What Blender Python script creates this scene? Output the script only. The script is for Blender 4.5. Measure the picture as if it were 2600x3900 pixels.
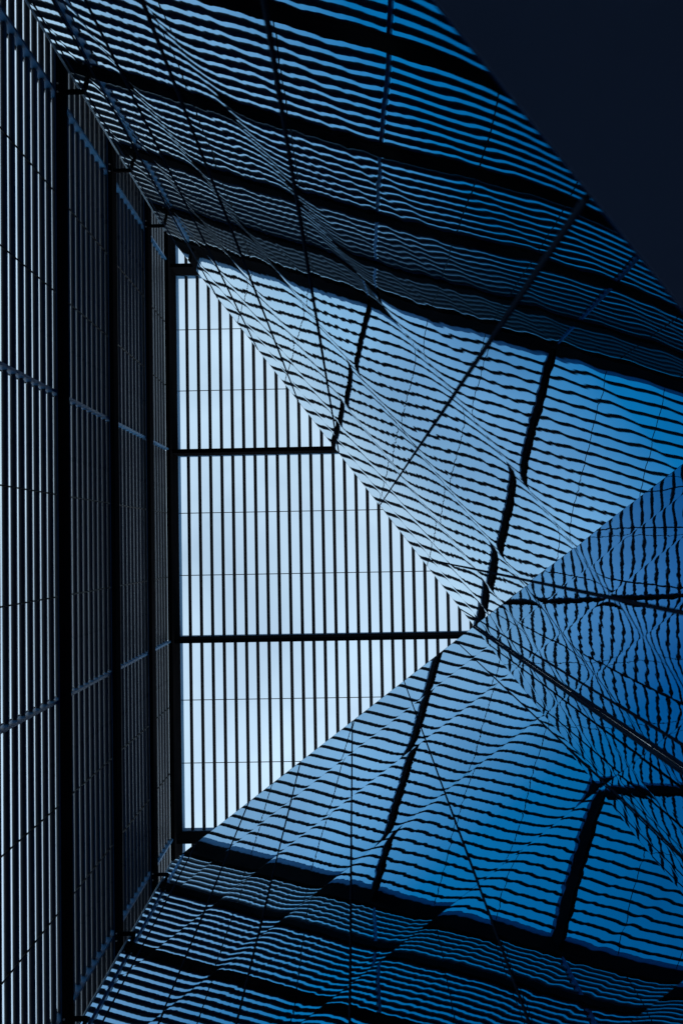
import bpy, bmesh, math, random
from mathutils import Vector, Matrix

# ------------------------------------------------------------------ scene, camera, sky, sun, exposure
sc = bpy.context.scene
for o in list(bpy.data.objects):
    bpy.data.objects.remove(o, do_unlink=True)
col = sc.collection
EYE = 1.6                                   # eye height above the pavement

cam_d = bpy.data.cameras.new('camera')
cam = bpy.data.objects.new('camera', cam_d)
col.objects.link(cam)
sc.camera = cam
# looking almost straight up; world X = right in the picture, Y = down in the picture, Z = up
right = Vector((0.99973872, 0.01821202, 0.01381332))
down = Vector((-0.01869729, 0.99918205, 0.03585585))
fwd = Vector((-0.01314901, -0.03610476, 0.9992615))
m = Matrix.Identity(4)
for i in range(3):
    m[i][0], m[i][1], m[i][2] = right[i], -down[i], -fwd[i]
m[0][3], m[1][3], m[2][3] = 0.0, 0.0, EYE
cam.matrix_world = m
cam_d.sensor_fit = 'VERTICAL'
cam_d.sensor_height = 36.0
cam_d.lens = 31.38
cam_d.clip_start = 0.05
cam_d.clip_end = 5000.0
cam_d.dof.use_dof = True
cam_d.dof.focus_distance = 14.0
cam_d.dof.aperture_fstop = 3.2

SUN_EL, SUN_AZ = math.radians(24.0), math.radians(62.0)      # azimuth counted from +X towards +Y
sun_dir = Vector((math.cos(SUN_EL) * math.cos(SUN_AZ), math.cos(SUN_EL) * math.sin(SUN_AZ), math.sin(SUN_EL)))

w = bpy.data.worlds.new('World')
sc.world = w
w.use_nodes = True
nt = w.node_tree
nt.nodes.clear()
N = nt.nodes.new
L = nt.links.new
out = N('ShaderNodeOutputWorld')
bg = N('ShaderNodeBackground')
bg.inputs['Strength'].default_value = 0.10
sky = N('ShaderNodeTexSky')
sky.sky_type = 'NISHITA'
sky.sun_disc = False
sky.sun_elevation = SUN_EL
sky.sun_rotation = math.pi / 2 - SUN_AZ
sky.altitude = 100
sky.air_density = 1.0
sky.dust_density = 0.6
sky.ozone_density = 1.2
# thin high cloud: broad veils over the whole dome
tc = N('ShaderNodeTexCoord')
sep = N('ShaderNodeSeparateXYZ')
L(tc.outputs['Generated'], sep.inputs[0])
zz = N('ShaderNodeMath'); zz.operation = 'MAXIMUM'; zz.inputs[1].default_value = 0.08
L(sep.outputs['Z'], zz.inputs[0])
cd = N('ShaderNodeVectorMath'); cd.operation = 'DIVIDE'
cmb = N('ShaderNodeCombineXYZ')
for k in 'XYZ':
    L(zz.outputs[0], cmb.inputs[k])
L(tc.outputs['Generated'], cd.inputs[0]); L(cmb.outputs[0], cd.inputs[1])
n1 = N('ShaderNodeTexNoise'); n1.inputs['Scale'].default_value = 3.1; n1.inputs['Detail'].default_value = 7; n1.inputs['Roughness'].default_value = 0.55; n1.inputs['Distortion'].default_value = 0.5
L(cd.outputs[0], n1.inputs['Vector'])
rmp = N('ShaderNodeMapRange'); rmp.inputs[1].default_value = 0.32; rmp.inputs[2].default_value = 0.72; rmp.inputs[3].default_value = 0.31; rmp.inputs[4].default_value = 0.63
L(n1.outputs['Fac'], rmp.inputs[0])
mx = N('ShaderNodeMix'); mx.data_type = 'RGBA'
L(rmp.outputs[0], mx.inputs[0]); L(sky.outputs[0], mx.inputs[6])
mx.inputs[7].default_value = (4.6, 6.15, 7.2, 1)
L(mx.outputs[2], bg.inputs['Color'])
L(bg.outputs[0], out.inputs['Surface'])

sun_d = bpy.data.lights.new('sun', 'SUN')
sun_d.energy = 0.8
sun_d.angle = math.radians(12)
sun_d.color = (1.0, 0.95, 0.88)
sun = bpy.data.objects.new('sun', sun_d)
col.objects.link(sun)
sun.location = (10, 20, 30)
sun.rotation_euler = sun_dir.to_track_quat('Z', 'Y').to_euler()

sc.view_settings.view_transform = 'Standard'
sc.view_settings.look = 'None'
sc.view_settings.gamma = 1.0
sc.view_settings.use_curve_mapping = False
sc.view_settings.exposure = 1.1
sc.cycles.max_bounces = 10
sc.cycles.glossy_bounces = 8
sc.cycles.diffuse_bounces = 3
sc.cycles.use_denoising = True

# ------------------------------------------------------------------ materials
def mat(name):
    m_ = bpy.data.materials.new(name)
    m_.use_nodes = True
    t = m_.node_tree
    b = t.nodes['Principled BSDF']
    return m_, t, b

def painted(name, c, rough=0.5, spec=0.5, var=0.25, scale=6.0, metallic=0.0):
    m_, t, b = mat(name)
    tcn = t.nodes.new('ShaderNodeTexCoord')
    nz = t.nodes.new('ShaderNodeTexNoise')
    nz.inputs['Scale'].default_value = scale
    nz.inputs['Detail'].default_value = 6
    t.links.new(tcn.outputs['Object'], nz.inputs['Vector'])
    mixn = t.nodes.new('ShaderNodeMix'); mixn.data_type = 'RGBA'
    mixn.inputs[6].default_value = (*[v * (1 - var) for v in c], 1)
    mixn.inputs[7].default_value = (*[min(1, v * (1 + var)) for v in c], 1)
    t.links.new(nz.outputs['Fac'], mixn.inputs[0])
    t.links.new(mixn.outputs[2], b.inputs['Base Color'])
    mr = t.nodes.new('ShaderNodeMapRange')
    mr.inputs[3].default_value = rough - 0.08; mr.inputs[4].default_value = rough + 0.08
    t.links.new(nz.outputs['Fac'], mr.inputs[0])
    t.links.new(mr.outputs[0], b.inputs['Roughness'])
    b.inputs['Specular IOR Level'].default_value = spec
    b.inputs['Metallic'].default_value = metallic
    return m_

M_TUBE = painted('powder_coated_tube', (0.065, 0.062, 0.062), 0.45, 0.3, 0.25, 9)
M_STUBE = painted('powder_coated_screen_tube', (0.056, 0.066, 0.084), 0.3, 0.5, 0.25, 9)
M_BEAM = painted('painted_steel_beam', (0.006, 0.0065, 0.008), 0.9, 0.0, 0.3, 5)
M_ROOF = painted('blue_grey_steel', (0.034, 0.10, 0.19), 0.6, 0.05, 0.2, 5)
M_POST = painted('painted_steel_post', (0.018, 0.085, 0.19), 0.45, 0.2, 0.25, 7)
M_ROD = painted('steel_rod', (0.008, 0.008, 0.009), 0.6, 0.1, 0.2, 10)
M_TRIM = painted('anodised_trim', (0.008, 0.014, 0.026), 0.9, 0.0, 0.2, 8)
M_CORNER = painted('corner_angle', (0.012, 0.024, 0.046), 0.9, 0.0, 0.25, 8)
M_EDGE = painted('glass_edge_trim', (0.12, 0.20, 0.28), 0.45, 0.25, 0.2, 8)
M_BACK = painted('dark_backing', (0.012, 0.012, 0.014), 0.8, 0.1, 0.2, 3)
M_BOLT = painted('zinc_bolt', (0.45, 0.45, 0.46), 0.3, 0.5, 0.2, 20, 0.8)
M_SOFFIT = painted('soffit_render', (0.035, 0.067, 0.15), 0.6, 0.3, 0.45, 0.9)
M_GROUND = painted('pavement', (0.12, 0.12, 0.125), 0.8, 0.2, 0.3, 0.8)

def glass_material():
    """solar-control glass: blue-tinted mirror coat, reflecting more towards grazing, with roller wave"""
    m_, t, b = mat('mirrored_solar_glass')
    nn, ll = t.nodes.new, t.links.new
    t.nodes.remove(b)
    outp = [n for n in t.nodes if n.type == 'OUTPUT_MATERIAL'][0]
    g = nn('ShaderNodeNewGeometry')
    oi = nn('ShaderNodeObjectInfo')
    tcn = nn('ShaderNodeTexCoord')
    # roller wave: horizontal ripples left by the toughening furnace, plus broad unevenness
    sp = nn('ShaderNodeSeparateXYZ'); ll(tcn.outputs['Object'], sp.inputs[0])
    off = nn('ShaderNodeMath'); off.operation = 'MULTIPLY_ADD'; off.inputs[1].default_value = 40.0
    ll(oi.outputs['Random'], off.inputs[0]); ll(sp.outputs['Z'], off.inputs[2])
    cv = nn('ShaderNodeCombineXYZ'); ll(sp.outputs['X'], cv.inputs['X']); ll(sp.outputs['Y'], cv.inputs['Y']); ll(off.outputs[0], cv.inputs['Z'])
    def noise(scale, vs, detail=2.0):
        mp = nn('ShaderNodeMapping'); mp.inputs['Scale'].default_value = vs
        ll(cv.outputs[0], mp.inputs['Vector'])
        n_ = nn('ShaderNodeTexNoise'); n_.inputs['Scale'].default_value = scale; n_.inputs['Detail'].default_value = detail
        ll(mp.outputs[0], n_.inputs['Vector'])
        s_ = nn('ShaderNodeVectorMath'); s_.operation = 'SUBTRACT'; s_.inputs[1].default_value = (0.5, 0.5, 0.5)
        ll(n_.outputs['Color'], s_.inputs[0])
        return s_.outputs[0]
    def scaled(v, k):
        s_ = nn('ShaderNodeVectorMath'); s_.operation = 'MULTIPLY'; s_.inputs[1].default_value = k
        ll(v, s_.inputs[0])
        return s_.outputs[0]
    def add(a, b_):
        s_ = nn('ShaderNodeVectorMath'); s_.operation = 'ADD'
        ll(a, s_.inputs[0]); ll(b_, s_.inputs[1])
        return s_.outputs[0]
    broad = scaled(noise(1.1, (1, 1, 0.8)), (0.006, 0.006, 0.0055))
    roll = scaled(noise(1.0, (0.7, 0.7, 9.0), 1.0), (0.0012, 0.0012, 0.0052))
    fine = scaled(noise(1.0, (2.5, 2.5, 27.0), 1.0), (0.0006, 0.0006, 0.0020))
    pert = add(add(broad, roll), fine)
    nrm = nn('ShaderNodeVectorMath'); nrm.operation = 'NORMALIZE'
    ll(add(g.outputs['Normal'], pert), nrm.inputs[0])
    lw = nn('ShaderNodeLayerWeight'); lw.inputs['Blend'].default_value = 0.5
    ll(nrm.outputs[0], lw.inputs['Normal'])
    # reflectance of the blue coat against angle: deep blue face on, near white at grazing
    cm = nn('ShaderNodeValToRGB')
    stops = [(0.30, (0.0, 0.06, 0.20)), (0.585, (0.0, 0.145, 0.35)), (0.68, (0.004, 0.19, 0.42)), (0.72, (0.07, 0.28, 0.50)),
             (0.79, (0.24, 0.45, 0.65)), (0.88, (0.42, 0.60, 0.74)), (0.935, (0.74, 0.83, 0.88)), (1.0, (0.93, 0.95, 0.97))]
    el = cm.color_ramp.elements
    while len(el) < len(stops): el.new(0.5)
    for e_, (p_, c_) in zip(el, stops):
        e_.position = p_
    for e_, (p_, c_) in zip(sorted(el, key=lambda q: q.position), stops):
        e_.position = p_; e_.color = (*c_, 1)
    ll(lw.outputs['Facing'], cm.inputs[0])
    gl = nn('ShaderNodeBsdfGlossy'); gl.inputs['Roughness'].default_value = 0.0
    ll(cm.outputs[0], gl.inputs['Color']); ll(nrm.outputs[0], gl.inputs['Normal'])
    # faint film of dust
    df = nn('ShaderNodeBsdfDiffuse'); df.inputs['Color'].default_value = (0.20, 0.22, 0.25, 1)
    dn = nn('ShaderNodeTexNoise'); dn.inputs['Scale'].default_value = 2.2; dn.inputs['Detail'].default_value = 8
    ll(cv.outputs[0], dn.inputs['Vector'])
    dm = nn('ShaderNodeMapRange'); dm.inputs[1].default_value = 0.45; dm.inputs[2].default_value = 0.8; dm.inputs[3].default_value = 0.004; dm.inputs[4].default_value = 0.02
    ll(dn.outputs['Fac'], dm.inputs[0])
    ms = nn('ShaderNodeMixShader')
    ll(dm.outputs[0], ms.inputs[0]); ll(gl.outputs[0], ms.inputs[1]); ll(df.outputs[0], ms.inputs[2])
    ll(ms.outputs[0], outp.inputs['Surface'])
    return m_
M_GLASS = glass_material()

# ------------------------------------------------------------------ mesh helpers
def mesh_obj(name, bm, material, parent=None):
    me = bpy.data.meshes.new(name)
    bm.to_mesh(me); bm.free()
    me.materials.append(material)
    o = bpy.data.objects.new(name, me)
    col.objects.link(o)
    if parent: o.parent = parent
    return o

def share(name, me, parent, loc=(0, 0, 0), rotz=0.0):
    o = bpy.data.objects.new(name, me)
    col.objects.link(o)
    o.parent = parent; o.location = loc; o.rotation_euler = (0, 0, rotz)
    return o

def empty(name, loc, label, cat, group=None):
    o = bpy.data.objects.new(name, None)
    col.objects.link(o)
    o.location = loc
    o.empty_display_size = 0.3
    o['label'] = label; o['category'] = cat
    if group: o['group'] = group
    return o

def box(bm, x0, x1, y0, y1, z0, z1, bevel=0.0):
    r = bmesh.ops.create_cube(bm, size=1.0)
    vs = r['verts']
    bmesh.ops.scale(bm, vec=(x1 - x0, y1 - y0, z1 - z0), verts=vs)
    bmesh.ops.translate(bm, vec=((x0 + x1) / 2, (y0 + y1) / 2, (z0 + z1) / 2), verts=vs)
    if bevel:
        es = list({e for v in vs for e in v.link_edges})
        bmesh.ops.bevel(bm, geom=es, offset=bevel, segments=1, affect='EDGES')

def boxo(name, b, material, parent, bevel=0.0, loc=(0, 0, 0)):
    bm = bmesh.new(); box(bm, *b, bevel)
    o = mesh_obj(name, bm, material, parent); o.location = loc
    return o

def lathe_y(bm, prof, seg=14):
    """turn (y, r) pairs about the local Y axis"""
    rings = []
    for y, r in prof:
        rings.append([bm.verts.new((r * math.cos(2 * math.pi * k / seg), y, r * math.sin(2 * math.pi * k / seg))) for k in range(seg)])
    for a, b in zip(rings, rings[1:]):
        for k in range(seg):
            f = bm.faces.new((a[k], a[(k + 1) % seg], b[(k + 1) % seg], b[k]))
            f.smooth = True
    bm.faces.new(rings[0][::-1]); bm.faces.new(rings[-1])
    bmesh.ops.recalc_face_normals(bm, faces=bm.faces)
    bm.normal_update()
    for e in bm.edges:
        if len(e.link_faces) == 2 and e.calc_face_angle(0) > 0.7: e.smooth = False

def rod_mesh(name, length, r, axis, seg=8, material=M_ROD):
    bm = bmesh.new()
    lathe_y(bm, [(0, r), (length, r)], seg)
    if axis == 'X': bmesh.ops.rotate(bm, cent=(0, 0, 0), matrix=Matrix.Rotation(-math.pi / 2, 3, 'Z'), verts=bm.verts)
    if axis == 'Z': bmesh.ops.rotate(bm, cent=(0, 0, 0), matrix=Matrix.Rotation(math.pi / 2, 3, 'X'), verts=bm.verts)
    me = bpy.data.meshes.new(name); bm.to_mesh(me); bm.free(); me.materials.append(material)
    return me

# ------------------------------------------------------------------ layout (metres; heights from the eye, lifted by EYE)
ZG = 15.0 + EYE                    # underside of the canopy girders
ZF = 14.85 + EYE                   # underside of the fascia over the screen
ZC = 15.53 + EYE                   # centre line of the canopy tubes
GS = 0.931
ZT = 15.0 * GS + EYE               # top of the glass
ZS = 1.645 * GS + EYE              # soffit
PH = (ZT - ZS) / 6.0               # height of one row of glass
tA = Vector((0.5994, 0.8005, 0)); nA = Vector((0.8005, -0.5994, 0)); dA = 0.747 * GS
tB = Vector((-0.8005, 0.5994, 0)); nB = Vector((0.5994, 0.8005, 0)); dB = 2.320 * GS
C = nA * dA + nB * dB              # the inner corner of the two glass walls
XE = -3.11 * GS                        # both walls stop at the screen
lenA = (C.x - XE) / tA.x
lenB = (XE - C.x) / tB.x
def ya(x): return C.y + (x - C.x) * tA.y / tA.x
def yb(x): return C.y + (x - C.x) * tB.y / tB.x

# ------------------------------------------------------------------ the setting: pavement, soffits
bm = bmesh.new()
bmesh.ops.create_grid(bm, x_segments=1, y_segments=1, size=1500)
g_ = mesh_obj('ground', bm, M_GROUND); g_['kind'] = 'structure'

def soffit(name, pts):
    bm = bmesh.new()
    lo = [bm.verts.new((p.x, p.y, ZS)) for p in pts]
    hi = [bm.verts.new((p.x, p.y, ZS + 0.25)) for p in pts]
    bm.faces.new(lo[::-1]); bm.faces.new(hi)
    n = len(pts)
    for i in range(n):
        bm.faces.new((lo[i], lo[(i + 1) % n], hi[(i + 1) % n], hi[i]))
    bmesh.ops.recalc_face_normals(bm, faces=bm.faces)
    o = mesh_obj(name, bm, M_SOFFIT); o['kind'] = 'structure'
    return o
EA = C - tA * lenA; EB = C + tB * lenB
soffit('soffit', [EA, C + tA * 6, C + tA * 6 + nA * 6, EA + nA * 6])
soffit('soffit', [C + nB * 0.0, C + nB * 6, EB + nB * 6, EB])

# ------------------------------------------------------------------ glass walls
rnd = random.Random(11)
def glass_panel(parent, s0, s1, z0, z1, curl):
    """local frame: +X along the wall, -Y towards the court (outward face), Z up"""
    us = [0, .02, .08, .2, .35, .5, .65, .8, .92, .98, 1]
    vs_ = [0, .007, .018, .04, .09, .2, .35, .5, .65, .8, .91, .96, .982, .993, 1]
    nx, nz = len(us) - 1, len(vs_) - 1
    wv, hv = s1 - s0, z1 - z0
    bow = rnd.gauss(0.0007, 0.0005) * min(1.0, wv / 1.0)
    tx, tz = rnd.gauss(0, 0.0007), rnd.gauss(0, 0.0008)
    tw = rnd.gauss(0, 0.0008)
    bm = bmesh.new()
    grid = []
    for j in range(nz + 1):
        row = []
        for i in range(nx + 1):
            u, v = us[i], vs_[j]      # finer towards the rims, where toughened panes curl
            a, b = 2 * u - 1, 2 * v - 1
            d = bow * (1 - a * a) * (1 - b * b) + tx * a * wv / 2 + tz * b * hv / 2 + tw * a * b * wv / 2
            d += -curl * (abs(b) ** 12) - 0.0003 * abs(a) ** 10
            row.append(bm.verts.new((s0 + u * wv, -0.006 - d, z0 + v * hv)))
        grid.append(row)
    for j in range(nz):
        for i in range(nx):
            f = bm.faces.new((grid[j][i], grid[j][i + 1], grid[j + 1][i + 1], grid[j + 1][i])); f.smooth = True
    rim = grid[0] + [r[-1] for r in grid[1:]] + grid[-1][-2::-1] + [r[0] for r in grid[-2:0:-1]]
    back = [bm.verts.new((v.co.x, 0.012, v.co.z)) for v in rim]
    n = len(rim)
    for i in range(n):
        bm.faces.new((rim[(i + 1) % n], rim[i], back[i], back[(i + 1) % n]))
    bm.faces.new(back[::-1])
    bm.normal_update()
    for f in bm.faces:
        if not f.smooth:
            for e in f.edges: e.smooth = False
    return mesh_obj('glass_panel', bm, M_GLASS, parent)

def glass_wall(root, start, rotz, joints, mull_w, curl):
    """joints: distances along the wall in its local X"""
    root.location = (start.x, start.y, 0); root.rotation_euler = (0, 0, rotz)
    L_ = joints[-1]
    for a, b in zip(joints, joints[1:]):
        for k in range(6):
            glass_panel(root, a + 0.006, b - 0.006, ZS + k * PH + 0.003, ZS + (k + 1) * PH - 0.003, curl)
    boxo('backing_wall', (0.0, L_, 0.02, 0.14, ZS + 0.26, ZT - 0.002), M_BACK, root)
    for k in range(1, 6):
        boxo('transom_gasket', (0, L_, -0.004, 0.019, ZS + k * PH - 0.0028, ZS + k * PH + 0.0028), M_BACK, root)
    for x in joints[1:-1]:
        boxo('mullion', (x - mull_w / 2, x + mull_w / 2, -0.014, 0.019, ZS + 0.004, ZT - 0.001), M_TRIM, root, 0.002)
    boxo('coping', (0, L_, -0.006, 0.16, ZT + 0.001, ZT + 0.012), M_TRIM, root)

# wall A runs from the screen to the corner; local +X along tA, local +Y along the outside normal
# local Y axis = rotate(tA, +90 deg) = (-tA.y, tA.x) points INTO the court for A, so run it backwards from the corner
wallA = empty('mirror_glass_facade', (0, 0, 0), 'long mirrored glass wall rising from the dark soffit at upper right', 'glass facade')
wallB = empty('mirror_glass_facade', (0, 0, 0), 'shorter mirrored glass wall below the canopy, at the bottom of the photo', 'glass facade')
jA = [0.0, 0.36] + [1.447 + 1.118 * k for k in range(7)]
jA = [0.012] + [x * GS for x in jA[1:] if x * GS < lenA - 0.15] + [lenA]
jB = [lenB - x * GS for x in ([0.012, 0.40] + [1.49 + 1.09 * k for k in range(5)])][::-1]
jB = [0.0] + [x for x in jB if x > 0.2]
rotA = math.atan2(-tA.y, -tA.x)            # from the corner towards the screen: local +Y = (tA.y, -tA.x) = nA
glass_wall(wallA, C, rotA, jA, 0.012, 0.0009)
# wall B: from the screen end towards the corner: direction -tB = (0.8005,-0.5994); local +Y = (0.5994,0.8005) = nB
glass_wall(wallB, EB, math.atan2(-tB.y, -tB.x), jB, 0.012, 0.00068)
# corner trim: slim angle post standing in the inner corner, with two fine grooves
bm = bmesh.new()
box(bm, -0.012, 0.026, -0.026, -0.008, ZS + 0.004, ZT - 0.003, 0.002)
box(bm, -0.012, 0.011, -0.039, -0.0265, ZS + 0.004, ZT - 0.004, 0.002)
mesh_obj('corner_trim', bm, M_CORNER, wallA)
# light metal strips closing the free ends of the walls against the screen
boxo('end_trim', (lenA + 0.001, lenA + 0.022, -0.016, 0.15, ZS, ZT + 0.013), M_EDGE, wallA, 0.002)
boxo('end_trim', (-0.022, -0.001, -0.016, 0.15, ZS, ZT + 0.013), M_EDGE, wallB, 0.002)

# the building's blank sides, turning back from the free ends of the glass along the screen
def return_wall(root, x0, x1, y0, y1):
    bm = bmesh.new(); box(bm, x0, x1, y0, y1, ZS + 0.26, ZT - 0.002)
    inv = (Matrix.Translation(root.location) @ Matrix.Rotation(root.rotation_euler.z, 4, 'Z')).inverted()
    bm.transform(inv)
    mesh_obj('return_wall', bm, M_BACK, root)
return_wall(wallA, EA.x + 0.16, EA.x + 0.30, EA.y - 5.0, EA.y - 0.12)
return_wall(wallB, EB.x + 0.16, EB.x + 0.30, EB.y + 0.16, EB.y + 5.0)

# ------------------------------------------------------------------ canopy of tubes
canopy = empty('tube_canopy', (0, 0, ZG), 'flat canopy of parallel dark tubes and deep beams against the pale sky', 'canopy')
# the canopy runs on a little beyond the two glass walls
OV = 0.95
oA, oB = dA + OV, dB + OV
CO = nA * oA + nB * oB
def ya2(x): return CO.y + (x - CO.x) * tA.y / tA.x
def yb2(x): return CO.y + (x - CO.x) * tB.y / tB.x
def xo(y): return CO.x + (y - CO.y) * (tA.x / tA.y if y < CO.y else tB.x / tB.y)
GH = ZC - 0.05 - ZG                         # depth of the black girders
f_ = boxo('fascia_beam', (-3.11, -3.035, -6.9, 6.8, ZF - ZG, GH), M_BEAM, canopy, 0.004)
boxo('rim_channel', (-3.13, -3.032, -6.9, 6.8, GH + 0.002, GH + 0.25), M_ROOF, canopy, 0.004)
for y0, y1 in ((-4.830, -4.766), (-1.657, -1.588), (1.548, 1.614), (4.878, 4.935)):
    x1 = max(xo(y0), xo(y1))
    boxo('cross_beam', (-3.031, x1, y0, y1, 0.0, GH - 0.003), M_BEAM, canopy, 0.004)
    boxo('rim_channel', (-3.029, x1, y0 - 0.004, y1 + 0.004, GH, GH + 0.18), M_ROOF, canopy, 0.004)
TS = (ZC - EYE) / 15.0
TP = 0.1877 * TS
x = (-1.824 - 5 * 0.1877) * TS
while x < CO.x - 0.03:
    y0, y1 = ya2(x), yb2(x)
    bm = bmesh.new(); lathe_y(bm, [(0, 0.0295), (y1 - y0, 0.0295)], 14)
    o = mesh_obj('tube', bm, M_TUBE, canopy); o.location = (x + rnd.uniform(-.0012, .0012), y0, ZC - ZG)
    x += TP
for y in (-3.687, -2.643, -0.570, 0.476, 2.558, 3.602):
    y *= TS
    share('tie_rod', rod_mesh('tie_rod', xo(y) + 3.034, 0.007, 'X'), canopy, (-3.034, y, ZC - ZG))

# ------------------------------------------------------------------ louvred screen
screen = empty('tube_screen', (-3.1, 0, 0), 'tall screen of horizontal dark tubes between steel posts, filling the left side', 'screen')
SX = -3.1
zb = [13.43 - 2.0 * k + EYE for k in range(6)]          # tops of the horizontal beams
posts = [-4.86, -1.645, 1.565, 4.81]
for z in zb:
    boxo('beam', (-3.05 - SX, -3.0 - SX, ya(-3.02) - 0.35, yb(-3.02) + 0.35, -0.22, 0.0), M_BEAM, screen, 0.004, (0, 0, z))
    boxo('beam_lip', (-3.062 - SX, -3.0505 - SX, ya(-3.06) - 0.30, yb(-3.06) + 0.30, -0.226, -0.19), M_POST, screen, 0.0, (0, 0, z))
ZB0 = zb[-1]
for y in posts:
    p = boxo('post', (-3.155 - SX, -3.0635 - SX, y - 0.016, y + 0.016, 0.0, ZF - 0.001), M_POST, screen, 0.002)
    boxo('post_flange', (-3.190 - SX, -3.1565 - SX, y - 0.013, y + 0.013, 0.0, ZF - 0.001), M_BEAM, p, 0.002)
edges = [ya(-3.13) - 0.50] + posts + [yb(-3.13) + 0.50]
tube_me = {}
for bi in range(5):
    a, b = edges[bi], edges[bi + 1]
    ga = 0.0 if bi == 0 else 0.018
    gb = 0.0 if bi == 4 else 0.018
    ln = b - a - ga - gb
    bm = bmesh.new()
    prof = []
    if ga: prof += [(0, 0.022), (0.016, 0.022), (0.016, 0.030)]
    else: prof += [(0, 0.030)]
    if gb: prof += [(ln - 0.016, 0.030), (ln - 0.016, 0.022), (ln, 0.022)]
    else: prof += [(ln, 0.030)]
    lathe_y(bm, prof, 14)
    bmesh.ops.scale(bm, vec=(0.975, 1, 1.33), verts=bm.verts)      # oval section, deeper than wide
    me = bpy.data.meshes.new('tube'); bm.to_mesh(me); bm.free(); me.materials.append(M_STUBE)
    for zt in zb:
        for k in range(0, 10):
            z = zt - 0.035 + 0.2 * k
            if z > ZF + 0.1: continue
            share('tube', me, screen, (-3.13 - SX + rnd.uniform(-.001, .001), a + ga, z + rnd.uniform(-.0015, .0015)), 0)
for y in (-3.79, -2.72, -0.575, 0.495, 2.65, 3.73):
    share('spacer_rod', rod_mesh('spacer_rod', ZF - ZB0 - 0.005, 0.008, 'Z'), screen, (-3.098 - SX, y, ZB0))
# arms that hold the screen off the glass at both ends, with bolt heads
arm_b = [0]
for z in zb:
    for y in (posts[0], posts[3]):
        xg = (C.x + (y - C.y) * tA.x / tA.y) if y < 0 else (C.x + (y - C.y) * tB.x / tB.y)
        xg = min(xg, -2.60)
        a = boxo('bracket_arm', (-2.998 - SX, xg - SX, y - 0.022, y + 0.022, -0.16, -0.12), M_BEAM, screen, 0.004, (0, 0, z))
        for bx in (-2.975,):
            for by in (-0.045, 0.045):
                bm = bmesh.new(); lathe_y(bm, [(0, 0.011), (0.012, 0.011), (0.014, 0.008)], 6)
                bmesh.ops.rotate(bm, cent=(0, 0, 0), matrix=Matrix.Rotation(-math.pi / 2, 3, 'X'), verts=bm.verts)
                bo = mesh_obj('bolt', bm, M_BOLT, a); bo.location = (bx - 0.05 - SX, y + by, -0.232)
